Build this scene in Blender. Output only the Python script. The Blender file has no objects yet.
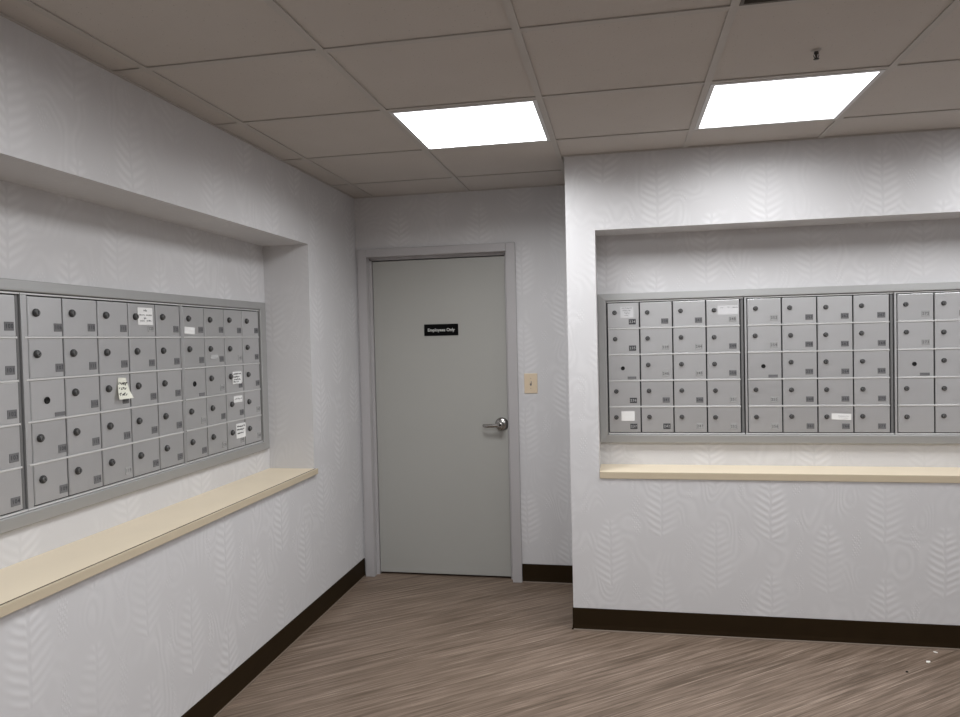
import bpy, bmesh, math, random
from mathutils import Vector, Matrix
random.seed(7)
scene = bpy.context.scene
C = scene.collection
PI = math.pi

# ------------------------------------------------------------------ room measures (metres)
XL, YB, YF, XC, H = -1.6180, 4.3350, 3.6556, -0.2563, 2.38
XR, YR = 2.9, -2.6                     # walls out of frame
XA, YA, T = -1.4971, 2.7432, 0.6090    # ceiling grid origin and tile module
NT, ST, SB, SBL = 2.008, 0.811, 0.773, 0.783       # niche top, ledge top, ledge underside
LBX, RBY, STR = -1.8756, YF + 0.225, 0.805      # niche backs
LFX, RFY = -1.8606, YF + 0.200      # mailbox door faces
LNY0, LNY1 = 1.17, 3.622               # left niche extent
RNX0, RNX1 = -0.113, 2.085             # right niche extent
PZ0, PZ1 = 0.974, 1.656                # mailbox door field
FZ0, FZ1 = 0.922, 1.702                # trim frame outside

# ------------------------------------------------------------------ helpers: properties
def tag(o, label, cat, group=None):
    o['label'] = label; o['category'] = cat
    if group: o['group'] = group
    return o
def thing(name, label, cat, loc=(0, 0, 0), rotz=0.0, group=None):
    o = bpy.data.objects.new(name, None); C.objects.link(o)
    o.empty_display_size = 0.05
    o.location = loc; o.rotation_euler = (0, 0, rotz)
    return tag(o, label, cat, group)
def obj(name, bm, mats, parent=None, smooth=False):
    me = bpy.data.meshes.new(name); bm.normal_update(); bm.to_mesh(me); bm.free()
    if not isinstance(mats, (list, tuple)): mats = [mats]
    for m in mats: me.materials.append(m)
    if smooth:
        for p in me.polygons: p.use_smooth = True
        try: me.set_sharp_from_angle(angle=math.radians(35))
        except Exception: pass
    o = bpy.data.objects.new(name, me); C.objects.link(o)
    if parent: o.parent = parent
    return o
def struct(name, bm, mats, parent=None):
    o = obj(name, bm, mats, parent)
    if parent is None: o['kind'] = 'structure'
    return o

# ------------------------------------------------------------------ helpers: geometry
def box(bm, x0, x1, y0, y1, z0, z1, mi=0, bev=0.0, seg=2):
    x0, x1 = min(x0, x1), max(x0, x1); y0, y1 = min(y0, y1), max(y0, y1); z0, z1 = min(z0, z1), max(z0, z1)
    t = bmesh.new()
    v = [t.verts.new(p) for p in ((x0,y0,z0),(x1,y0,z0),(x1,y1,z0),(x0,y1,z0),(x0,y0,z1),(x1,y0,z1),(x1,y1,z1),(x0,y1,z1))]
    for f in ((3,2,1,0),(4,5,6,7),(0,1,5,4),(1,2,6,5),(2,3,7,6),(3,0,4,7)): t.faces.new([v[i] for i in f])
    if bev > 0: bmesh.ops.bevel(t, geom=t.edges[:], offset=bev, segments=seg, affect='EDGES', profile=0.5)
    join(bm, t, mi)
def join(bm, t, mi=0, M=None):
    mp = {}
    for v in t.verts: mp[v] = bm.verts.new(M @ v.co if M else v.co)
    for f in t.faces:
        try:
            g = bm.faces.new([mp[v] for v in f.verts]); g.material_index = mi if mi is not None else f.material_index; g.smooth = f.smooth
        except ValueError: pass
    t.free()
def lathe(bm, prof, M, n=24, mi=0, smooth=True):
    """prof: list of (radius, height); revolve about local Z, then transform by M"""
    rings = []
    for r, h in prof:
        if r < 1e-6: rings.append([bm.verts.new(M @ Vector((0, 0, h)))])
        else: rings.append([bm.verts.new(M @ Vector((r*math.cos(2*PI*k/n), r*math.sin(2*PI*k/n), h))) for k in range(n)])
    for a, b in zip(rings, rings[1:]):
        for k in range(n):
            k2 = (k+1) % n
            if len(a) == 1 and len(b) == 1: continue
            if len(a) == 1: q = [a[0], b[k], b[k2]]
            elif len(b) == 1: q = [a[k], b[0], a[k2]][::-1] if False else [a[k], a[k2], b[0]]
            else: q = [a[k], a[k2], b[k2], b[k]]
            f = bm.faces.new(q); f.material_index = mi; f.smooth = smooth
def sweep(bm, pts, radii, n=12, mi=0, sq=None):
    """tube along pts; radii gives (rx, rz) per point"""
    rings = []
    for i, p in enumerate(pts):
        p = Vector(p)
        d = (Vector(pts[min(i+1, len(pts)-1)]) - Vector(pts[max(i-1, 0)])).normalized()
        up = Vector((0, 0, 1)); s = d.cross(up)
        if s.length < 1e-4: s = Vector((1, 0, 0))
        s.normalize(); u = s.cross(d).normalized()
        rx, rz = radii[i]
        rings.append([bm.verts.new(p + s*rx*math.cos(2*PI*k/n) + u*rz*math.sin(2*PI*k/n)) for k in range(n)])
    for a, b in zip(rings, rings[1:]):
        for k in range(n):
            f = bm.faces.new([a[k], a[(k+1) % n], b[(k+1) % n], b[k]]); f.material_index = mi; f.smooth = True
    bm.faces.new(rings[0][::-1]).material_index = mi; bm.faces.new(rings[-1]).material_index = mi
FRONT = Matrix.Rotation(PI/2, 4, 'X')       # local Z -> -Y (towards the viewer of a wall)

# ------------------------------------------------------------------ helpers: node maths
class E:
    nt = None
    def __init__(s, k): s.k = k
    @staticmethod
    def op(o, *a, clamp=False):
        n = E.nt.nodes.new('ShaderNodeMath'); n.operation = o; n.use_clamp = clamp
        for i, x in enumerate(a):
            if isinstance(x, E): E.nt.links.new(x.k, n.inputs[i])
            else: n.inputs[i].default_value = x
        return E(n.outputs[0])
    def __add__(s, o): return E.op('ADD', s, o)
    __radd__ = __add__
    def __sub__(s, o): return E.op('SUBTRACT', s, o)
    def __rsub__(s, o): return E.op('SUBTRACT', o, s)
    def __mul__(s, o): return E.op('MULTIPLY', s, o)
    __rmul__ = __mul__
    def __truediv__(s, o): return E.op('DIVIDE', s, o)
    def abs(s): return E.op('ABSOLUTE', s)
    def floor(s): return E.op('FLOOR', s)
    def fract(s): return E.op('FRACT', s)
    def sin(s): return E.op('SINE', s)
    def sqrt(s): return E.op('SQRT', s)
    def mx(s, o): return E.op('MAXIMUM', s, o)
    def mn(s, o): return E.op('MINIMUM', s, o)
    def pmod(s, o): return E.op('FLOORED_MODULO', s, o)
def sstep(x, a, b):
    n = E.nt.nodes.new('ShaderNodeMapRange'); n.interpolation_type = 'SMOOTHSTEP'
    E.nt.links.new(x.k, n.inputs['Value'])
    n.inputs['From Min'].default_value = a; n.inputs['From Max'].default_value = b
    n.inputs['To Min'].default_value = 0; n.inputs['To Max'].default_value = 1
    return E(n.outputs[0])
def mat(name, col, rough=0.6, metal=0.0, spec=0.5):
    m = bpy.data.materials.new(name); m.use_nodes = True
    b = m.node_tree.nodes['Principled BSDF']
    b.inputs['Base Color'].default_value = (*col, 1); b.inputs['Roughness'].default_value = rough
    b.inputs['Metallic'].default_value = metal; b.inputs['Specular IOR Level'].default_value = spec
    return m, m.node_tree, b
def ramp_mix(nt, fac, c0, c1):
    n = nt.nodes.new('ShaderNodeMix'); n.data_type = 'RGBA'
    if isinstance(fac, E): nt.links.new(fac.k, n.inputs[0])
    else: n.inputs[0].default_value = fac
    for i, c in ((6, c0), (7, c1)):
        if hasattr(c, 'is_output'): nt.links.new(c, n.inputs[i])
        else: n.inputs[i].default_value = (*c, 1)
    return n.outputs[2]
def noise(nt, vec, scale, detail=2.0, rough=0.5):
    n = nt.nodes.new('ShaderNodeTexNoise'); n.inputs['Scale'].default_value = scale
    n.inputs['Detail'].default_value = detail; n.inputs['Roughness'].default_value = rough
    if vec is not None: nt.links.new(vec, n.inputs['Vector'])
    return E(n.outputs['Fac'])
def bump(nt, b, h, strength, dist):
    n = nt.nodes.new('ShaderNodeBump'); n.inputs['Strength'].default_value = strength; n.inputs['Distance'].default_value = dist
    nt.links.new(h.k, n.inputs['Height']); nt.links.new(n.outputs[0], b.inputs['Normal'])
def combine(nt, x, y, z):
    n = nt.nodes.new('ShaderNodeCombineXYZ')
    for i, a in enumerate((x, y, z)):
        if isinstance(a, E): nt.links.new(a.k, n.inputs[i])
        else: n.inputs[i].default_value = a
    return n.outputs[0]
def plain(name, col, rough=0.6, metal=0.0, spec=0.5, var=0.05, nscale=30, bmp=0.0):
    """material with a gentle procedural mottling"""
    m, nt, b = mat(name, col, rough, metal, spec)
    E.nt = nt
    tc = nt.nodes.new('ShaderNodeTexCoord').outputs['Object']
    f = noise(nt, tc, nscale, 3)
    nt.links.new(ramp_mix(nt, f, tuple(c*(1-var) for c in col), tuple(min(1, c*(1+var)) for c in col)), b.inputs['Base Color'])
    if bmp: bump(nt, b, noise(nt, tc, nscale*6, 2), bmp, 0.001)
    return m

# ------------------------------------------------------------------ materials
def wallpaper():
    m, nt, b = mat('embossed_wallpaper', (.6, .6, .6), 0.5, 0.0, 0.35)
    E.nt = nt
    g = nt.nodes.new('ShaderNodeNewGeometry')
    sp = nt.nodes.new('ShaderNodeSeparateXYZ'); nt.links.new(g.outputs['Position'], sp.inputs[0])
    sn = nt.nodes.new('ShaderNodeSeparateXYZ'); nt.links.new(g.outputs['True Normal'], sn.inputs[0])
    x, y, z = (E(sp.outputs[i]) for i in range(3)); nx, ny, nz = (E(sn.outputs[i]).abs() for i in range(3))
    u = x*ny + y*nx + x*nz
    v = z*(1 - nz) + y*nz
    wob = noise(nt, combine(nt, u, v, 0.0), 7.0, 1)
    u = u + (wob - 0.5)*0.02
    W, Hh = 0.253, 0.50
    q = (u + 10.06)/W
    i = q.floor()
    a = (q - i - 0.5)*W
    bb = ((v + 0.05 + i.pmod(2.0)*(Hh/2))/Hh).fract()*Hh
    t = (bb - 0.02)/0.36
    tin = sstep(t, 0.0, 0.04)*(1 - sstep(t, 0.96, 1.0))
    wid = ((t.mx(0.0).mn(1.0))*(1 - t.mx(0.0).mn(1.0))).sqrt()*0.2*(1.15 - t.mx(0.0).mn(1.0)*0.45)
    aa = a.abs()
    leaf = tin*(1 - sstep(aa - wid, -0.045, 0.004))
    n2 = noise(nt, combine(nt, u, v, 7.0), 9.0, 2)
    ph = (bb - aa*0.46 - aa*aa*1.5 + (n2 - 0.5)*0.02)/0.034
    rib = ((ph*2*PI).sin()*0.5 + 0.5)
    rib = rib*sstep(aa, 0.001, 0.010)
    hleaf = leaf*(0.12 + rib*0.88)*(0.55 + n2*0.9)
    swf = noise(nt, combine(nt, u*1.5, v*0.8, 1.0), 4.2, 1)
    lines = ((swf*2*PI*13).sin()*0.5 + 0.5)
    lines = lines*sstep(noise(nt, combine(nt, u, v, 11.0), 5.0, 1), 0.42, 0.60)*0.55
    e = (0.1265 - aa)
    dots = ((e/0.017*2*PI + PI/2).sin()*(bb/0.024*2*PI).sin())
    dots = sstep(dots, 0.1, 0.8)*(1 - sstep(e, 0.012, 0.026))*sstep(n2, 0.45, 0.6)*0.6
    h = hleaf + (lines + dots)*(1 - leaf)
    patch = sstep(noise(nt, combine(nt, u, v, 3.0), 2.2, 2), 0.30, 0.62)
    h = h*(0.30 + 0.70*patch)
    h2 = h + noise(nt, combine(nt, u, v, 0.0), 260, 2)*0.08
    col = ramp_mix(nt, h*0.9, (.618, .612, .620), (.698, .692, .700))
    nt.links.new(col, b.inputs['Base Color'])
    bump(nt, b, h2, 0.36, 0.0028)
    return m
M_WALL = wallpaper()

def ceil_mat():
    m, nt, b = mat('mineral_ceiling_tile', (.6, .58, .56), 0.95, 0, 0.1)
    E.nt = nt
    g = nt.nodes.new('ShaderNodeNewGeometry').outputs['Position']
    vor = nt.nodes.new('ShaderNodeTexVoronoi'); vor.inputs['Scale'].default_value = 75; nt.links.new(g, vor.inputs['Vector'])
    d = E(vor.outputs['Distance'])
    sel = nt.nodes.new('ShaderNodeSeparateColor'); nt.links.new(vor.outputs['Color'], sel.inputs[0])
    pin = (1 - sstep(d, 0.06, 0.16))*sstep(E(sel.outputs[0]), 0.55, 0.6)
    big = noise(nt, g, 4, 3)
    fis = noise(nt, g, 90, 4, 0.65)
    c = ramp_mix(nt, big, (.525, .49, .46), (.58, .545, .515))
    c = ramp_mix(nt, pin*0.55, c, (.16, .15, .14))
    nt.links.new(c, b.inputs['Base Color'])
    bump(nt, b, fis - pin, 0.35, 0.002)
    return m
M_CEIL = ceil_mat()
M_GRID = plain('ceiling_grid_paint', (.50, .475, .45), 0.6, 0, 0.25, 0.04, 20)

def floor_mat():
    m, nt, b = mat('streaked_vinyl_floor', (.2, .16, .13), 0.48, 0, 0.4)
    E.nt = nt
    g = nt.nodes.new('ShaderNodeNewGeometry')
    sp = nt.nodes.new('ShaderNodeSeparateXYZ'); nt.links.new(g.outputs['Position'], sp.inputs[0])
    x, y = E(sp.outputs[0]), E(sp.outputs[1])
    an = math.radians(38); ca, sa = math.cos(an), math.sin(an)
    l = x*ca + y*sa; w = y*ca - x*sa
    f1 = noise(nt, combine(nt, l*1.6, w*55, 0.0), 1.0, 4, 0.65)
    f2 = noise(nt, combine(nt, l*4.0, w*170, 5.0), 1.0, 3, 0.6)
    f3 = noise(nt, combine(nt, l*3.0, w*230, 9.0), 1.0, 2, 0.5)
    cloud = noise(nt, combine(nt, l*1.0, w*3.0, 2.0), 1.5, 2)
    base = sstep(f1*0.55 + f2*0.45 + (cloud - 0.5)*0.22, 0.34, 0.66)
    c = ramp_mix(nt, base, (.100, .070, .048), (.262, .196, .150))
    hi = sstep(f3, 0.57, 0.68)*sstep(f1, 0.42, 0.6)
    c = ramp_mix(nt, hi*0.7, c, (.46, .37, .30))
    lo = sstep(f2, 0.36, 0.28)
    lo = 1 - sstep(f2, 0.26, 0.38)
    c = ramp_mix(nt, lo*0.5, c, (.05, .036, .027))
    nt.links.new(c, b.inputs['Base Color'])
    nt.links.new((0.42 + f2*0.18).k, b.inputs['Roughness'])
    bump(nt, b, f2, 0.12, 0.001)
    return m
M_FLOOR = floor_mat()
M_BASE = plain('dark_vinyl_base', (.021, .0125, .0050), 0.6, 0, 0.1, 0.15, 12)
M_BASE_E = plain('vinyl_base_toe', (.17, .13, .10), 0.5, 0, 0.3, 0.1, 12)
M_DOOR = plain('door_paint', (.405, .402, .378), 0.48, 0, 0.4, 0.03, 3, 0.03)
M_FRAME = plain('door_frame_paint', (.46, .445, .45), 0.4, 0, 0.45, 0.03, 5)
M_DARK = plain('dark_gap', (.03, .03, .032), 0.7, 0, 0.2, 0.1)
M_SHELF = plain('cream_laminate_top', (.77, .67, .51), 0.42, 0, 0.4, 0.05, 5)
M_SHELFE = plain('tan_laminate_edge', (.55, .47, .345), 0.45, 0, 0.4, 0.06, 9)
M_SEAM = plain('ledge_seam', (.07, .05, .03), 0.7)

def metal_paint(name, col, rough, metal):
    m, nt, b = mat(name, col, rough, metal, 0.5)
    E.nt = nt
    tc = nt.nodes.new('ShaderNodeTexCoord').outputs['Object']
    oi = nt.nodes.new('ShaderNodeObjectInfo')
    f = noise(nt, tc, 14, 3)*0.6 + E(oi.outputs['Random'])*0.5
    nt.links.new(ramp_mix(nt, f, tuple(c*0.93 for c in col), tuple(c*1.06 for c in col)), b.inputs['Base Color'])
    nt.links.new((rough - 0.05 + noise(nt, tc, 40, 3)*0.12).k, b.inputs['Roughness'])
    return m
M_BOX = metal_paint('silver_mailbox_paint', (.61, .61, .615), 0.36, 0.72)
M_RAIL = metal_paint('aluminium_rail', (.74, .74, .735), 0.4, 0.4)
M_TRIM = metal_paint('aluminium_trim', (.38, .38, .376), 0.5, 0.35)
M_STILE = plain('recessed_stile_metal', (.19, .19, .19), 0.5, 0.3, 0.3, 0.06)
M_GAP = plain('shadow_gap_metal', (.05, .05, .052), 0.6, 0.1, 0.3, 0.1)  # near-black colour stands in for shade in the gaps between doors
M_LOCKR = plain('lock_ring_metal', (.055, .055, .055), 0.4, 0.4, 0.5, 0.15, 90)
M_LOCKP = plain('lock_plug_metal', (.17, .17, .17), 0.35, 0.7, 0.5, 0.1, 90)
M_BLACK = plain('black_slot', (.012, .012, .012), 0.6, 0, 0.2, 0.1)
M_PLATE = {'dark': plain('black_number_plate', (.05, .05, .055), 0.55, 0, 0.2, 0.1, 60),
           'mid': plain('grey_number_plate', (.17, .17, .175), 0.55, 0, 0.2, 0.15, 60),
           'pale': plain('worn_number_plate', (.36, .36, .36), 0.55, 0, 0.2, 0.12, 60)}
M_DIGL = plain('plate_digit_pale', (.42, .42, .42), 0.6)
M_DIGD = plain('plate_digit_dark', (.09, .09, .09), 0.6)
M_PAPER = plain('white_paper', (.84, .84, .83), 0.8, 0, 0.2, 0.03)
M_CREAM = plain('cream_paper', (.80, .80, .70), 0.8, 0, 0.2, 0.05, 40)
M_GREYP = plain('grey_worn_sticker', (.47, .47, .47), 0.6, 0, 0.2, 0.08, 60)
M_CLEAR = plain('hazy_label', (.66, .66, .67), 0.5, 0, 0.3, 0.05, 40)
M_INK = plain('black_ink', (.04, .04, .045), 0.7, 0, 0.2)
M_INKG = plain('grey_ink', (.22, .22, .23), 0.7, 0, 0.2)
M_SIGN = plain('black_sign_plastic', (.006, .006, .006), 0.85, 0, 0.03, 0.1)
M_SIGNT = plain('white_sign_letter', (.72, .72, .70), 0.6)
M_CHROME = plain('satin_chrome', (.40, .39, .375), 0.24, 1.0, 0.5, 0.05)
M_IVORY = plain('ivory_switch_plastic', (.70, .575, .42), 0.4, 0, 0.45, 0.03)
M_IVORYD = plain('ivory_toggle', (.52, .42, .31), 0.4, 0, 0.45, 0.03)
M_SPR = plain('sprinkler_metal', (.025, .022, .02), 0.5, 0.2)
M_ESC = plain('sprinkler_cup_paint', (.42, .39, .37), 0.5, 0.1)
M_VENT = plain('vent_paint', (.13, .115, .10), 0.6, 0, 0.3)
M_LFRAME = plain('light_frame_paint', (.62, .62, .62), 0.4, 0.1)
M_CRUMB = plain('pale_scrap', (.80, .78, .74), 0.8)
def emit_mat(strength):
    m = bpy.data.materials.new('lit_diffuser'); m.use_nodes = True
    nt = m.node_tree; nt.nodes.clear(); E.nt = nt
    o = nt.nodes.new('ShaderNodeOutputMaterial'); e = nt.nodes.new('ShaderNodeEmission')
    e.inputs['Color'].default_value = (.965, .98, 1.0, 1)
    tc = nt.nodes.new('ShaderNodeTexCoord').outputs['Object']
    f = noise(nt, tc, 260, 1)
    nt.links.new((strength*(0.95 + f*0.1)).k, e.inputs['Strength'])
    nt.links.new(e.outputs[0], o.inputs[0])
    return m
M_LIT = emit_mat(2.5)
LAMP_W, LAMP_SPREAD = {(1, 0): 10.2, (3, 0): 5.8, (5, 0): 6.2, (1, -3): 11.5, (3, -4): 14.0, (5, -4): 14.0}, 163.0

# ------------------------------------------------------------------ floor and walls
bm = bmesh.new(); box(bm, XL-0.6, XR+0.2, YR-0.2, YB+0.8, -0.08, 0.0); struct('floor', bm, M_FLOOR)

top = H + 0.14
bm = bmesh.new()                                    # left wall with its niche
xb = XL - 0.5
box(bm, xb, XL, YR, YB, 0, SBL)
box(bm, xb, XL, YR, YB, NT, top)
box(bm, xb, XL, YR, LNY0, SBL, NT)
box(bm, xb, XL, LNY1, YB, SBL, NT)
LO0, LO1, OZ0, OZ1 = 1.262, 3.53, 0.955, 1.672      # opening for the boxes
box(bm, xb, LBX, LNY0, LNY1, SBL, OZ0)
box(bm, xb, LBX, LNY0, LNY1, OZ1, NT)
box(bm, xb, LBX, LNY0, LO0, OZ0, OZ1)
box(bm, xb, LBX, LO1, LNY1, OZ0, OZ1)
struct('wall_left', bm, M_WALL)

bm = bmesh.new()                                    # right wall with its niche
yb = YB - 0.0003
box(bm, XC, XR, YF, yb, 0, SB)
box(bm, XC, XR, YF, yb, NT, top)
box(bm, XC, RNX0, YF, yb, SB, NT)
box(bm, RNX1, XR, YF, yb, SB, NT)
RO0, RO1 = -0.072, 2.022
box(bm, RNX0, RNX1, RBY, yb, SB, OZ0)
box(bm, RNX0, RNX1, RBY, yb, OZ1, NT)
box(bm, RNX0, RO0, RBY, yb, OZ0, OZ1)
box(bm, RO1, RNX1, RBY, yb, OZ0, OZ1)
struct('wall_right', bm, M_WALL)

DX0, DX1, DZ = -1.580, -0.634, 2.032                # rough door opening
bm = bmesh.new()
box(bm, xb, DX0, YB, YB+0.2, 0, top)
box(bm, DX1, XR, YB, YB+0.2, 0, top)
box(bm, DX0, DX1, YB, YB+0.2, DZ, top)
box(bm, DX0, DX1, YB+0.16, YB+0.2, 0, DZ)
struct('wall_back', bm, M_WALL)
bm = bmesh.new(); box(bm, XR, XR+0.12, YR, YB+0.2, 0, top); struct('wall_far_right', bm, M_WALL)
bm = bmesh.new(); box(bm, xb, XR+0.12, YR-0.12, YR, 0, top); struct('wall_rear', bm, M_WALL)

# ------------------------------------------------------------------ baseboards
BH = 0.113
def baseboard(name, p, q, n):
    """p->q along the wall, n outward normal"""
    bm = bmesh.new(); p = Vector((*p, 0)); q = Vector((*q, 0)); n = Vector((*n, 0))
    prof = [(0, 0.0), (0.011, 0.0), (0.0105, 0.0045), (0.0070, 0.008), (0.0045, 0.03), (0.0045, BH-0.003), (0.003, BH), (0, BH)]
    A = [bm.verts.new(p + n*d + Vector((0, 0, z))) for d, z in prof]; B = [bm.verts.new(q + n*d + Vector((0, 0, z))) for d, z in prof]
    k = len(prof)
    for i in range(k):
        f = bm.faces.new([A[i], A[(i+1) % k], B[(i+1) % k], B[i]])
        f.material_index = 1 if i in (1, 2) else 0
    bm.faces.new(A[::-1]); bm.faces.new(B)
    bmesh.ops.recalc_face_normals(bm, faces=bm.faces[:])
    o = struct(name, bm, [M_BASE, M_BASE_E]); return o
baseboard('baseboard_left', (XL, YR), (XL, YB), (1, 0))
baseboard('baseboard_back', (-0.6075, YB), (XC, YB), (0, -1))
baseboard('baseboard_right', (XC, YF), (XR, YF), (0, -1))
baseboard('baseboard_side', (XC, YF), (XC, YB-0.012), (-1, 0))

# ------------------------------------------------------------------ ceiling: tiles, grid
fixt = {(1, 0): 'light', (3, 0): 'light', (5, 0): 'light', (1, -3): 'light', (3, -4): 'light', (5, -4): 'light', (3, -2): 'vent'}  # far-right and rear lights are out of view, added to balance the lighting
xs = [XL] + [XA + i*T*0.998 for i in range(0, 8)] + [XR]
ys = sorted([YR, YB] + [YA + j*T for j in range(-8, 3)])
cellx = {i: (XA + i*T*0.998, XA + (i+1)*T*0.998) for i in range(-1, 8)}
celly = {j: (YA + j*T, YA + (j+1)*T) for j in range(-9, 4)}
bm = bmesh.new()
for i in range(-1, 8):
    for j in range(-9, 4):
        if (i, j) in fixt: continue
        x0, x1 = cellx[i]; y0, y1 = celly[j]
        x0, x1 = max(x0, XL), min(x1, XR); y0 = max(y0, YR); y1 = min(y1, YB if i < 2 else YF)
        if x1-x0 < 0.02 or y1-y0 < 0.02: continue
        box(bm, x0, x1, y0, y1, H+0.005, H+0.022)
box(bm, xb, XR+0.12, YR-0.12, YB+0.2, top, top+0.06)
struct('ceiling', bm, M_CEIL)
bm = bmesh.new(); g = 0.012
for i in range(0, 8):
    x = cellx[i][0]; ye = YB if i < 2 else YF
    if i == 2: box(bm, x-g, XC, YR, YB, H, H+0.030) if False else box(bm, x-g, x+g, YR, YB, H, H+0.004)
    else: box(bm, x-g, x+g, YR, ye, H, H+0.004)
for j in range(-8, 3):
    y = celly[j][0]
    for i in range(-1, 8):
        x0, x1 = cellx[i]; x0 = max(x0, XL) + (g if i >= 0 else 0); x1 = min(x1 - g, XR)
        if i >= 2 and y > YF: continue
        box(bm, x0, x1, y-g, y+g, H+0.0004, H+0.004)
wa = 0.009                                           # wall angle round the edge
box(bm, XL, XL+wa, YR, YB, H-0.0006, H+0.0045)
box(bm, XL, XC, YB-wa, YB, H-0.0008, H+0.0045)
box(bm, XC-wa, XC, YF-wa, YB, H-0.0010, H+0.0045)
box(bm, XC, XR, YF-wa, YF, H-0.0012, H+0.0045)
struct('trim_1', bm, M_GRID)

# ------------------------------------------------------------------ ceiling lights, vent, sprinkler
LABL = {(1, 0): 'square lit ceiling light panel in front of the grey door',
        (3, 0): 'square lit ceiling light panel above the right wall of mailboxes beside the sprinkler head',
        (5, 0): 'added unseen ceiling light panel over the far right end of the mailbox ledge',  # out of view, added to match the brightness on the right
        (1, -3): 'added unseen ceiling light panel at the rear near the left wall',  # rear panels are unseen, added to fill light from behind
        (3, -4): 'added unseen ceiling light panel at the rear in the middle',
        (5, -4): 'added unseen ceiling light panel at the rear on the right side'}
for (i, j), kind in fixt.items():
    x0, x1 = cellx[i]; y0, y1 = celly[j]; cx, cy = (x0+x1)/2, (y0+y1)/2
    a = (x1-x0)/2 - 0.0125; w = 0.016
    if kind == 'light':
        t = thing('ceiling_light', LABL[(i, j)], 'ceiling light', (cx, cy, H), 0, 'ceiling light panels')
        bm = bmesh.new()
        for s in (-1, 1):
            box(bm, s*a, s*(a-w), -a, a, -0.001, 0.05, 0)
            box(bm, -a+w, a-w, s*a, s*(a-w), -0.001, 0.05, 0)
        box(bm, -a, a, -a, a, 0.05, 0.06, 0)
        obj('light_frame', bm, M_LFRAME, t)
        bm = bmesh.new(); box(bm, -a+w, a-w, -a+w, a-w, 0.004, 0.010); obj('diffuser', bm, M_LIT, t)
        ld = bpy.data.lights.new('lamp', 'AREA'); ld.shape = 'SQUARE'; ld.size = 2*(a-w); ld.energy = LAMP_W[(i, j)]; ld.spread = math.radians(LAMP_SPREAD if j == 0 else 173.0); ld.color = (.975, .985, 1.0)
        lo = bpy.data.objects.new('lamp', ld); C.objects.link(lo); lo.parent = t; lo.location = (0, 0, 0.002)
    else:
        t = thing('ceiling_vent', 'dark ceiling vent grille nearer the viewer than the sprinkler head', 'vent', (cx, cy, H))
        bm = bmesh.new()
        for s in (-1, 1):
            box(bm, s*a, s*(a-0.01), -a, a, -0.001, 0.05)
            box(bm, -a+0.01, a-0.01, s*a, s*(a-0.01), -0.001, 0.05)
        box(bm, -a, a, -a, a, 0.05, 0.06)
        obj('vent_frame', bm, M_VENT, t)
        for k in range(16):
            yy = -a + 0.03 + k*(2*a-0.06)/15
            s_ = bmesh.new(); box(s_, -a+0.0105, a-0.0105, -0.011, 0.011, -0.001, 0.001)
            bm = bmesh.new(); join(bm, s_, 0, Matrix.Translation((0, yy, 0.014)) @ Matrix.Rotation(math.radians(40), 4, 'X'))
            obj('louvre', bm, M_VENT, t)
t = spr = thing('sprinkler', 'small dark sprinkler head hanging from a ceiling tile beside the light panel', 'sprinkler', (0.637, 2.525, H+0.005))
bm = bmesh.new()
lathe(bm, [(0.0, 0.0002), (0.024, 0.0002), (0.026, -0.002), (0.022, -0.005), (0.014, -0.009), (0.009, -0.009), (0.0, -0.009)], Matrix.Identity(4), 28)
obj('escutcheon', bm, M_ESC, t, True)
bm = bmesh.new()
lathe(bm, [(0.010, -0.009), (0.012, -0.014), (0.012, -0.020), (0.007, -0.022), (0.005, -0.034), (0.0045, -0.044), (0.0, -0.044)], Matrix.Identity(4), 16)
for s in (-1, 1): sweep(bm, [(s*0.010, 0, -0.018), (s*0.013, 0, -0.028), (s*0.009, 0, -0.038), (s*0.003, 0, -0.046)], [(0.0022, 0.0022)]*4, 8)
obj('sprinkler_body', bm, M_SPR, t)
bm = bmesh.new()
lathe(bm, [(0.0, -0.046), (0.010, -0.046), (0.0145, -0.0455), (0.0145, -0.0475), (0.0, -0.048)], Matrix.Identity(4), 20)
obj('deflector', bm, M_SPR, t)

spr.scale = (0.62, 0.62, 0.62)

# ------------------------------------------------------------------ door
d = bpy.data.objects.new('door_1', None); C.objects.link(d); d.location = (0, 0, 0); d['kind'] = 'structure'
FO0, FO1, FT = -1.604, -0.608, 2.058
bm = bmesh.new()
yf = YB - 0.016
def jamb(xo, s):                                    # s: +1 towards the opening
    box(bm, xo, xo+s*0.058, yf, YB-0.0005, 0.0, FT, 0, 0.0025)
    box(bm, xo+s*0.026, xo+s*0.058, YB, YB+0.15, 0.0, FT-0.03)
    box(bm, xo+s*0.058, xo+s*0.074, YB+0.040, YB+0.15, 0.0, FT-0.058)
jamb(FO0, 1); jamb(FO1, -1)
box(bm, FO0+0.058, FO1-0.058, yf, YB-0.0005, FT-0.050, FT, 0, 0.0025)
box(bm, FO0+0.058, FO1-0.058, YB, YB+0.15, FT-0.050, FT-0.030)
box(bm, FO0+0.058, FO1-0.058, YB+0.040, YB+0.15, FT-0.066, FT-0.050)
bmesh.ops.translate(bm, verts=bm.verts, vec=(0, 0, 0))
obj('door_frame', bm, M_FRAME, d)
PX0, PX1, PY, PTZ = FO0+0.061, FO1-0.061, YB+0.0, FT-0.054
bm = bmesh.new()
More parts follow.
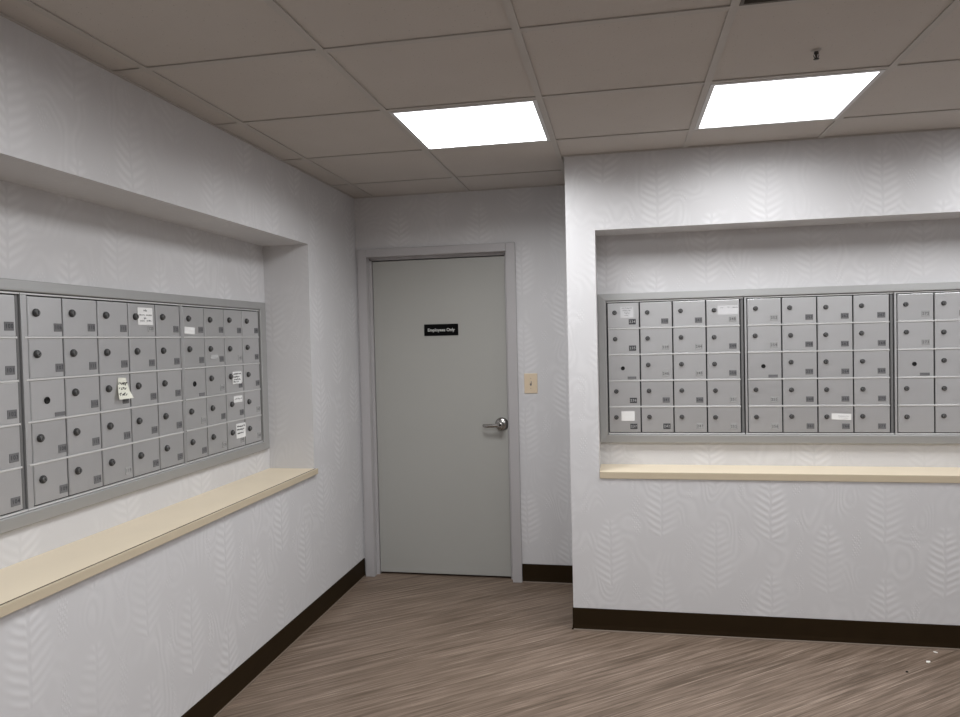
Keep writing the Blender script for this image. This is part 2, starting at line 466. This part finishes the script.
# leaf sits against the stop, front face set back from the casing
PX0, PX1 = FO0+0.0765, FO1-0.0765
PY = YB+0.052
box(bm, PX0, PX1, PY, PY+0.044, 0.013, FT-0.072, 0, 0.002)
obj('door_panel', bm, M_DOOR, d)
bm = bmesh.new(); box(bm, FO0+0.02, FO1-0.02, PY+0.044, PY+0.047, 0.0, FT-0.035); obj('door_shadow_backing', bm, M_DARK, d) if False else bm.free()
hx, hz = -0.722, 0.958
Mh = Matrix.Translation((hx, PY, hz)) @ FRONT
bm = bmesh.new()
lathe(bm, [(0.0415, 0.0), (0.0415, 0.006), (0.038, 0.012), (0.029, 0.018), (0.016, 0.021), (0.0135, 0.030), (0.0135, 0.046), (0.0, 0.046)], Mh, 32)
hnd = obj('door_handle', bm, M_CHROME, d, True)
bm = bmesh.new()
lathe(bm, [(0.0, 0.044), (0.018, 0.044), (0.021, 0.050), (0.021, 0.062), (0.017, 0.069), (0.0095, 0.071), (0.009, 0.069), (0.0, 0.069)], Mh, 28)
pts = [(hx-0.010, PY-0.056, hz-0.002), (hx-0.035, PY-0.058, hz-0.004), (hx-0.070, PY-0.060, hz-0.005), (hx-0.090, PY-0.058, hz-0.005), (hx-0.103, PY-0.052, hz-0.005), (hx-0.108, PY-0.044, hz-0.005)]
sweep(bm, pts, [(0.010, 0.012), (0.009, 0.0115), (0.008, 0.011), (0.008, 0.0105), (0.007, 0.010), (0.006, 0.009)], 14)
obj('lever', bm, M_CHROME, hnd, True)
bm = bmesh.new(); lathe(bm, [(0.0, 0.0695), (0.0055, 0.0695), (0.0055, 0.0715), (0.0, 0.0715)], Mh, 16); obj('key_slot', bm, M_BLACK, hnd)

# ------------------------------------------------------------------ text helpers
def text_mesh(s, size, offset=0.0, space=1.0):
    cu = bpy.data.curves.new('t', 'FONT'); cu.body = s; cu.size = size; cu.align_x = 'CENTER'; cu.align_y = 'CENTER'
    cu.offset = offset; cu.space_character = space; cu.resolution_u = 3
    o = bpy.data.objects.new('t', cu); C.objects.link(o)
    bpy.context.view_layer.update()
    me = bpy.data.meshes.new_from_object(o.evaluated_get(bpy.context.evaluated_depsgraph_get()))
    C.objects.unlink(o); bpy.data.objects.remove(o); bpy.data.curves.remove(cu)
    return me
def add_text(bm, me, M, mi):
    t = bmesh.new(); t.from_mesh(me)
    join(bm, t, mi, M)

# ------------------------------------------------------------------ door sign, light switch
t = thing('sign', 'small black sign with white lettering fixed to the grey door', 'sign', (-1.091, PY, 1.546))
bm = bmesh.new(); box(bm, -0.109, 0.109, -0.004, -0.0002, -0.036, 0.036, 0, 0.001); obj('sign_plate', bm, M_SIGN, t)
me = text_mesh('Employees Only', 0.0262, 0.0005)
bm = bmesh.new(); add_text(bm, me, Matrix.Translation((0, -0.0046, -0.001)) @ FRONT, 0); 
r = bmesh.ops.extrude_face_region(bm, geom=bm.faces[:]); bmesh.ops.translate(bm, verts=[v for v in r['geom'] if isinstance(v, bmesh.types.BMVert)], vec=(0, 0.0005, 0))
obj('lettering', bm, M_SIGNT, t); t.children[-1]['label'] = 'white lettering'

t = thing('light_switch', 'ivory light switch plate on the wall right of the grey door', 'light switch', (-0.531, YB, 1.209))
bm = bmesh.new(); box(bm, -0.040, 0.040, -0.006, 0.0, -0.060, 0.060, 0, 0.003, 3); obj('switch_plate', bm, M_IVORY, t)
bm = bmesh.new(); box(bm, -0.0055, 0.0055, -0.0068, -0.0055, -0.0125, 0.0125, 0); obj('toggle_slot', bm, M_INKG, t)
bm = bmesh.new(); s_ = bmesh.new(); box(s_, -0.0045, 0.0045, -0.019, 0, -0.005, 0.005, 0, 0.0015); join(bm, s_, 0, Matrix.Translation((0, -0.006, 0.001)) @ Matrix.Rotation(math.radians(-25), 4, 'X')); obj('toggle', bm, M_IVORYD, t)
for s in (-1, 1):
    bm = bmesh.new(); lathe(bm, [(0.0035, 0.0058), (0.0035, 0.0068), (0.0, 0.0072)], Matrix.Translation((0, 0, s*0.030)) @ FRONT, 12); obj('screw', bm, M_IVORYD, t)

# ------------------------------------------------------------------ ledges
t = thing('ledge', 'long cream laminate ledge under the mailboxes on the left wall', 'shelf', (XL, (LNY0+LNY1)/2, SBL), 0, 'laminate ledges')
L2 = (LNY1-LNY0)/2
bm = bmesh.new(); box(bm, -0.2576+0.0005, 0.0035, -L2+0.001, L2-0.001, 0.0004, ST-SBL, 0, 0.001); obj('board', bm, M_SHELF, t)
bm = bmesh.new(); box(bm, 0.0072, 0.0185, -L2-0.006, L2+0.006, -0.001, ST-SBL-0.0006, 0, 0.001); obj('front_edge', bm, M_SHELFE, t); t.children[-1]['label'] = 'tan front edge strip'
bm = bmesh.new(); box(bm, 0.0033, 0.0072, -L2+0.001, L2-0.001, 0.004, ST-SBL+0.0002); obj('seam', bm, M_SEAM, t)
t = thing('ledge', 'cream laminate ledge under the mailboxes on the right wall', 'shelf', ((RNX0+RNX1)/2, YF, SB), 0, 'laminate ledges')
L2 = (RNX1-RNX0)/2
bm = bmesh.new(); box(bm, -L2+0.001, L2-0.001, -0.004+0.008, 0.225-0.0005, 0.0004, STR-SB, 0, 0.001); obj('board', bm, M_SHELF, t)
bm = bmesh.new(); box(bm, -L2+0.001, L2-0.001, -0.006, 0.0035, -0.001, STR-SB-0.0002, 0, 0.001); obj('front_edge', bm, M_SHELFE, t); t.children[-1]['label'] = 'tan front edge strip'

# ------------------------------------------------------------------ mailboxes
ROWH = (PZ1-PZ0)/5
DIG = {}
for c in '0123456789': DIG[c] = text_mesh(c, 0.0185, 0.0003)
def plate_mesh(num, kind, w=0.036, h=0.0275):
    bm = bmesh.new(); box(bm, -w/2, w/2, -0.0014, -0.0001, -h/2, h/2, 0, 0.0003, 1)
    for k, c in enumerate(num):
        add_text(bm, DIG[c], Matrix.Translation(((k-(len(num)-1)/2)*0.0108, -0.00165, -0.0002)) @ FRONT, 1)
    me = bpy.data.meshes.new('number_plate'); bm.normal_update(); bm.to_mesh(me); bm.free()
    me.materials.append(M_PLATE[kind]); me.materials.append(M_DIGD if kind == 'pale' else (M_DIGL if kind == 'dark' else M_INK))
    return me
def lock_mesh():
    bm = bmesh.new()
    lathe(bm, [(0.0135, 0.0), (0.0135, 0.004), (0.0122, 0.0065), (0.0098, 0.0072), (0.0092, 0.0064), (0.0, 0.0064)], FRONT, 20, 0)
    lathe(bm, [(0.0090, 0.0060), (0.0090, 0.0105), (0.0080, 0.0115), (0.0, 0.0115)], FRONT, 20, 1)
    box(bm, -0.0010, 0.0010, -0.0119, -0.0112, -0.0062, 0.0062, 2)
    me = bpy.data.meshes.new('lock'); bm.normal_update(); bm.to_mesh(me); bm.free()
    for m in (M_LOCKR, M_LOCKP, M_BLACK): me.materials.append(m)
    for p in me.polygons: p.use_smooth = p.material_index < 2
    me.set_sharp_from_angle(angle=math.radians(35))
    return me
def plain_lock_mesh():
    bm = bmesh.new()
    lathe(bm, [(0.0118, 0.0), (0.0118, 0.0025), (0.0105, 0.0035), (0.0085, 0.0036), (0.0080, 0.0018), (0.0, 0.0014)], FRONT, 20, 0)
    me = bpy.data.meshes.new('lock'); bm.normal_update(); bm.to_mesh(me); bm.free()
    me.materials.append(M_BLACK)
    return me
LOCK, MLOCK = lock_mesh(), plain_lock_mesh()
def door_mesh(w, h):
    bm = bmesh.new(); box(bm, -w/2, w/2, 0.0, 0.009, -h/2, h/2, 0, 0.0016, 2)
    box(bm, -w/2+0.0015, -w/2+0.006, -0.0013, 0.001, -h/2+0.004, h/2-0.004, 0, 0.0006, 1)      # rolled hinge edge
    me = bpy.data.meshes.new('mailbox_door'); bm.normal_update(); bm.to_mesh(me); bm.free(); me.materials.append(M_BOX)
    return me
def mailbox_unit(label, loc, rotz, ncol, pitch, el, er, start, kinds, px, master, group, noplate=(), lip=0.0, light_stile=False):
    """origin: front face, lower left corner of the door field; x along the wall, y into it"""
    t = thing('mailbox_unit', label, 'mailbox unit', loc, rotz, group)
    W, Hh = ncol*pitch, 5*ROWH
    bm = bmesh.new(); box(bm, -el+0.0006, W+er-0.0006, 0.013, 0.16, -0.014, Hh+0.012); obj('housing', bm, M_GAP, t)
    bm = bmesh.new(); rr = 0.0033
    for r in range(1, 5): box(bm, 0.002, W-0.002, -0.0035, 0.0128, r*ROWH-rr, r*ROWH+rr, 0, 0.0008, 1)
    box(bm, -el+0.001, W+er-0.001, -0.001, 0.0128, Hh+0.0008, Hh+0.0062, 0, 0.0006, 1)
    box(bm, -el+0.001, W+er-0.001, -0.001, 0.0128, -0.0070, -0.0008, 0, 0.0006, 1)
    if False: box(bm, -el+0.001, -0.0022+lip, -0.0015, 0.0128, 0, Hh, 0, 0.0006, 1)
    obj('rails', bm, M_RAIL, t)
    if el > 0.004:
        bm = bmesh.new(); box(bm, -el+0.001, -0.0022+lip, -0.0015, 0.0128, 0, Hh, 0, 0.0006, 1); obj('side_flange', bm, M_BOX, t)
    if light_stile:
        bm = bmesh.new(); box(bm, W+0.0005, W+er-0.0012, -0.0015, 0.0128, 0, Hh, 0, 0.0006, 1); obj('side_stile', bm, M_BOX, t)
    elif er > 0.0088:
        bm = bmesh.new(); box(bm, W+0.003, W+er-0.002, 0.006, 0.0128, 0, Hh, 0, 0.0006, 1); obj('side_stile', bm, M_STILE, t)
    dw, dh = pitch-0.0066, ROWH-0.0078
    dm = door_mesh(dw, dh); dm0 = door_mesh(dw-lip, dh) if lip else dm
    n = start
    for c in range(ncol):
        for r in range(5):
            o = bpy.data.objects.new('mailbox_door', dm0 if c == 0 else dm); C.objects.link(o); o.parent = t
            o.location = ((c+0.5)*pitch - 0.0008 + (lip/2 if c == 0 else 0), 0.0, Hh - (r+0.5)*ROWH)
            o.rotation_euler = (0, 0, random.uniform(-0.012, 0.004))
            ms = (c == 0 and r == 2 and master)
            lk = bpy.data.objects.new('lock', MLOCK if ms else LOCK); C.objects.link(lk); lk.parent = o
            lk.location = (-0.006, 0, -0.003) if ms else ((-0.235 if rotz else -0.255)*pitch + random.uniform(-.002, .002), 0, 0.014 + random.uniform(-.002, .002))
            if not rotz: lk.scale = (0.86, 1.0, 0.86)
            lk.rotation_euler = (0, random.choice((0, 0, 0.5, -0.6, 0.9, 0.25)), 0)
            if ms:
                pm = bpy.data.objects.new('number_plate', plate_mesh('', 'mid', 0.044, 0.014)); pm.location = (px*pitch-0.006, 0, -dh/2+0.011)
                bmk = bmesh.new(); box(bmk, -0.010, 0.012, -0.0022, -0.0014, -0.0045, 0.0045); ob = obj('plate_mark', bmk, M_BLACK, pm); bpy.data.objects.remove(ob)
            else:
                s = '%03d' % n; n += 1
                if (c, r) in noplate: continue
                pm = bpy.data.objects.new('number_plate', plate_mesh(s, kinds(c, r))); pm.location = (px*pitch + random.uniform(-.0015, .0015), 0, -0.034 + random.uniform(-.001, .001))
            C.objects.link(pm); pm.parent = o
    return t
GL, GR = 'mailbox units on the left wall', 'mailbox units on the right wall'
rl = lambda c, r: random.choice(('mid', 'mid', 'mid', 'mid', 'mid', 'pale'))
RZL = PI/2
# left wall: y positions are where each door field starts
mailbox_unit('silver mailbox unit at the near end of the left wall', (LFX, 1.293, PZ0), RZL, 4, 0.1675, 0.010, 0.0155, 101-15, rl, 0.322, True, GL)
mailbox_unit('silver mailbox unit five boxes wide in the middle of the left wall', (LFX, 1.988, PZ0), RZL, 5, 0.1676, 0.0092, 0.0065, 106, rl, 0.318, True, GL, lip=0.017, light_stile=True)
mailbox_unit('silver mailbox unit at the far end of the left wall, nearest the door', (LFX, 2.842, PZ0), RZL, 4, 0.1688, 0.0085, 0.0085, 130, rl, 0.325, True, GL)
k1 = lambda c, r: 'dark' if c == 0 or (c == 1 and r == 4) else random.choice(('pale', 'pale', 'mid'))
k2 = lambda c, r: random.choice(('pale', 'pale', 'mid')) if c == 0 else random.choice(('mid', 'mid', 'pale'))
mailbox_unit('silver mailbox unit at the left end of the right wall with black number plates', (-0.064, RFY, PZ0), 0, 4, 0.1657, 0.0035, 0.0175, 234, k1, 0.275, True, GR)
mailbox_unit('silver mailbox unit in the middle of the right wall', (0.631, RFY, PZ0), 0, 4, 0.1657, 0.0125, 0.0175, 253, k2, 0.275, True, GR)
mailbox_unit('silver mailbox unit at the right end of the right wall', (1.3255, RFY, PZ0), 0, 4, 0.1657, 0.0125, 0.0085, 272, k2, 0.275, True, GR, ((0, 3), (0, 4), (1, 3), (1, 4)))

# trim frames round the boxes: mitred, bevelled aluminium
def trim_frame(label, loc, rotz, x0, x1, ix0, ix1, group, back):
    t = thing('metal_surround', label, 'metal surround', loc, rotz, group)
    def side(name, o0, o1, i0, i1):
        bm = bmesh.new()
        # section from outside to inside: (fraction, y)
        sec = [(0.0, back), (0.0, -0.003), (0.06, -0.0052), (0.82, -0.0085), (0.94, -0.0085), (1.0, -0.006), (1.0, 0.012), (0.75, back)]
        def ring(o, i): return [bm.verts.new((o[0]+(i[0]-o[0])*f, y, o[1]+(i[1]-o[1])*f)) for f, y in sec]
        A, B = ring(o0, i0), ring(o1, i1); k = len(sec)
        for q in range(k): bm.faces.new([A[q], A[(q+1) % k], B[(q+1) % k], B[q]])
        bm.faces.new(A[::-1]); bm.faces.new(B)
        bmesh.ops.recalc_face_normals(bm, faces=bm.faces[:])
        obj(name, bm, M_TRIM, t)
    iz0, iz1 = PZ0-0.0085, PZ1+0.0090
    e = 0.0002
    side('top_rail', (x0+e, FZ1), (x1-e, FZ1), (ix0+e, iz1), (ix1-e, iz1))
    side('bottom_rail', (x0+e, FZ0), (x1-e, FZ0), (ix0+e, iz0), (ix1-e, iz0))
    side('side_rail', (x0, FZ0+e), (x0, FZ1-e), (ix0, iz0+e), (ix0, iz1-e))
    side('side_rail', (x1, FZ0+e), (x1, FZ1-e), (ix1, iz0+e), (ix1, iz1-e))
trim_frame('wide silver metal frame around the mailboxes on the left wall', (LFX, 0, 0), RZL, 1.220, 3.594, 1.275, 3.526, 'mailbox trim frames', 0.0145)
trim_frame('wide silver metal frame around the mailboxes on the right wall', (0, RFY, 0), 0, -0.1115, 2.062, -0.0690, 2.004, 'mailbox trim frames', 0.0245)

# ------------------------------------------------------------------ notes and stickers on the doors
def paper(name, label, cat, wall, along, z, w, h, m, rot=0.0, curl=0.0, flare=0.0, group=None, off=0.0018):
    nx, nz = 8, 8
    if wall == 'L': loc, rz = (LFX + off, along, z), RZL
    else: loc, rz = (along, RFY - off, z), 0.0
    o = thing(name, label, cat, loc, rz, group); o.rotation_euler = (0, rot, rz)
    bm = bmesh.new(); F = []; Bk = []
    for j in range(nz+1):
        for i in range(nx+1):
            s = i/nx - 0.5; q = j/nz
            ww = w*(1 + flare*(0.5-q)*1.6)
            xx = s*ww + flare*(0.5-q)*0.006
            yy = -curl*((1-q)**2) - curl*0.35*(s+0.5)*(1-q)
            zz = (q-0.5)*h + (flare*0.012*s if j == 0 else 0)
            F.append(bm.verts.new((xx, yy, zz))); Bk.append(bm.verts.new((xx, yy+0.0005, zz)))
    W1 = nx+1
    for j in range(nz):
        for i in range(nx):
            a = j*W1+i
            bm.faces.new([F[a], F[a+1], F[a+W1+1], F[a+W1]]); bm.faces.new([Bk[a+W1], Bk[a+W1+1], Bk[a+1], Bk[a]])
    rim = [j for j in range(nx)] + [i*W1+nx for i in range(nz)] + [nz*W1+i for i in range(nx, 0, -1)] + [i*W1 for i in range(nz, 0, -1)]
    for k in range(len(rim)):
        a, b_ = rim[k], rim[(k+1) % len(rim)]
        bm.faces.new([F[b_], F[a], Bk[a], Bk[b_]])
    obj('sheet', bm, m, o, True)
    return o
def marks(t, rows, w, m, curl=0.0, h=1.0, seed=1, ink=0.0016, tall=0.004):
    """illegible lines of writing: rows of (z, x0, x1, height) as short pen strokes"""
    rnd = random.Random(seed); bm = bmesh.new()
    for z, x0, x1, hh in rows:
        x = x0
        while x < x1:
            q = z/h + 0.5
            y = -curl*((1-q)**2) - curl*0.35*(x/w+0.5)*(1-q) - 0.0011
            L = rnd.uniform(0.5, 1.0)*hh; an = rnd.uniform(-0.9, 0.9)
            s_ = bmesh.new(); box(s_, -ink/2, ink/2, -0.0002, 0.0002, -L/2, L/2)
            join(bm, s_, 0, Matrix.Translation((x, y, z + rnd.uniform(-.15, .15)*hh)) @ Matrix.Rotation(an, 4, 'Y'))
            if rnd.random() < 0.5:
                s_ = bmesh.new(); box(s_, -hh*0.35, hh*0.35, -0.0002, 0.0002, -ink/2, ink/2)
                join(bm, s_, 0, Matrix.Translation((x, y-0.0005, z + rnd.uniform(-.4, .4)*hh)) @ Matrix.Rotation(rnd.uniform(-.3, .3), 4, 'Y'))
            x += hh*rnd.uniform(0.45, 0.95)
    obj('writing', bm, m, t)
GN = 'papers and stickers on the mailboxes'
n = paper('paper_notice', 'square white notice with printed lines on a top row mailbox of the left wall', 'notice', 'L', 2.592, 1.6035, 0.092, 0.068, M_PAPER)
marks(n, [(0.023, -0.010, 0.010, 0.009), (0.004, -0.038, -0.006, 0.007), (0.004, 0.006, 0.038, 0.007), (-0.008, -0.008, 0.006, 0.007), (-0.018, -0.032, -0.008, 0.008), (-0.018, 0.008, 0.034, 0.007)], 0.092, M_INKG, 0, 0.068, 3, 0.0015)
n = paper('handwritten_note', 'cream handwritten paper note curling off a mailbox on the left wall', 'note', 'L', 2.441, 1.326, 0.058, 0.080, M_CREAM, 0.05, 0.016, 0.34)
marks(n, [(0.018, -0.022, 0.022, 0.013), (0.000, -0.022, 0.018, 0.012), (-0.024, -0.024, 0.016, 0.015)], 0.058, M_INK, 0.016, 0.080, 5, 0.0026)
paper('blank_label', 'blank white label strip under a top row lock of the left wall', 'label', 'L', 2.894, 1.549, 0.078, 0.030, M_PAPER, 0.05, group=GN)
n = paper('printed_sticker', 'small white sticker with four short printed lines, third row of the left wall', 'sticker', 'L', 3.279, 1.320, 0.086, 0.060, M_PAPER, 0.0, group=GN, off=0.004)
marks(n, [(0.019, -0.034, 0.034, 0.008), (0.005, -0.034, 0.022, 0.008), (-0.008, -0.030, 0.030, 0.008), (-0.020, -0.034, 0.010, 0.008)], 0.086, M_INK, 0, 0.060, 8, 0.0022)
n = paper('printed_sticker', 'low white strip sticker in the fourth row of the left wall', 'sticker', 'L', 3.286, 1.214, 0.080, 0.032, M_PAPER, 0.0, group=GN)
marks(n, [(0.002, -0.028, 0.030, 0.009)], 0.080, M_INKG, 0, 0.032, 9, 0.0016)
n = paper('printed_sticker', 'white sticker with dark printed rows in the bottom row of the left wall', 'sticker', 'L', 3.304, 1.056, 0.090, 0.072, M_PAPER, 0.0, group=GN)
marks(n, [(0.022, -0.034, 0.036, 0.010), (0.006, -0.036, 0.034, 0.010), (-0.012, -0.034, 0.020, 0.007)], 0.090, M_INK, 0, 0.072, 11, 0.0026)
paper('worn_label', 'faint grey worn label strip in the second row of the left wall', 'label', 'L', 3.083, 1.428, 0.062, 0.020, M_GREYP, 0.0, group=GN)
n = paper('hazy_label', 'hazy pale label with handwriting on the top left mailbox of the right wall', 'label', 'R', 0.037, 1.603, 0.066, 0.058, M_CLEAR, 0.0, group=GN)
marks(n, [(0.021, -0.024, 0.026, 0.006), (0.009, -0.020, 0.018, 0.007), (-0.003, -0.010, 0.016, 0.008), (-0.016, -0.010, 0.006, 0.006)], 0.066, M_INKG, 0, 0.058, 13, 0.0012)
n = paper('hazy_label', 'long pale tape label with faint marks beside a top row lock on the right wall', 'label', 'R', 0.540, 1.600, 0.100, 0.046, M_CLEAR, 0.0, group=GN)
marks(n, [(0.012, -0.036, -0.022, 0.005), (0.013, 0.0, 0.008, 0.006), (0.013, 0.022, 0.046, 0.007)], 0.100, M_INKG, 0, 0.046, 14, 0.0013)
paper('blank_label', 'blank white square label on the bottom left mailbox of the right wall', 'label', 'R', 0.034, 1.062, 0.068, 0.050, M_PAPER, 0.0, group=GN)
n = paper('blank_label', 'white paper strip in the bottom row of the middle unit on the right wall', 'label', 'R', 1.069, 1.056, 0.090, 0.030, M_PAPER, 0.03, group=GN)
marks(n, [(0.003, -0.014, 0.034, 0.004), (-0.006, -0.010, 0.030, 0.004)], 0.090, M_GREYP, 0, 0.030, 15, 0.0009)

# ------------------------------------------------------------------ scraps on the floor
def scrap(name, label, x, y, sx, sy, hz_, m, rot, seed):
    rnd = random.Random(seed); bm = bmesh.new()
    top_, bot = [], []
    for k in range(9):
        a = 2*PI*k/9; r = rnd.uniform(0.65, 1.0)
        px_, py_ = sx*r*math.cos(a), sy*r*math.sin(a)
        bot.append(bm.verts.new((px_, py_, 0.0003))); top_.append(bm.verts.new((px_*0.9, py_*0.9, hz_*rnd.uniform(.4, 1))))
    c = bm.verts.new((0, 0, hz_))
    for k in range(9):
        bm.faces.new([bot[k], bot[(k+1) % 9], top_[(k+1) % 9], top_[k]]); bm.faces.new([top_[k], top_[(k+1) % 9], c])
    bm.faces.new(bot[::-1])
    o = obj(name, bm, m); o.location = (x, y, 0); o.rotation_euler = (0, 0, rot)
    return tag(o, label, 'scrap')
scrap('paper_scrap', 'larger curled white paper scrap on the floor near the right baseboard', 1.319, 3.500, 0.014, 0.008, 0.005, M_CRUMB, 0.4, 1)
scrap('paper_scrap', 'tiny white paper scrap on the floor touching the right baseboard', 1.390, 3.610, 0.010, 0.005, 0.004, M_CRUMB, -0.7, 2)
scrap('crumb', 'dark crumb on the floor in front of the white paper scraps', 1.191, 3.384, 0.007, 0.006, 0.004, M_BLACK, 0.0, 3)

# ------------------------------------------------------------------ camera (solved from the ceiling grid)
cd = bpy.data.cameras.new('camera'); cam = bpy.data.objects.new('camera', cd); C.objects.link(cam)
F = Vector((-0.19007255, 0.98143369, -0.02569717)).normalized()
R = Vector((1.35408026e-03, 2.61393932e-04, -3.24036243e-05)).normalized()
U = R.cross(F).normalized(); R = F.cross(U).normalized()
m3 = Matrix((R, U, -F)).transposed()
cam.matrix_world = Matrix.Translation((0, 0, 1.478)) @ m3.to_4x4()
cd.sensor_fit = 'HORIZONTAL'; cd.sensor_width = 36; cd.lens = 724.92/960*36; cd.clip_start = 0.02; cd.clip_end = 60
scene.camera = cam

w = bpy.data.worlds.new('world'); scene.world = w; w.use_nodes = True
w.node_tree.nodes['Background'].inputs[0].default_value = (0.02, 0.02, 0.02, 1)
vs = scene.view_settings
vs.view_transform = 'Standard'; vs.look = 'None'; vs.gamma = 1.0; vs.use_curve_mapping = False
vs.exposure = 0.53
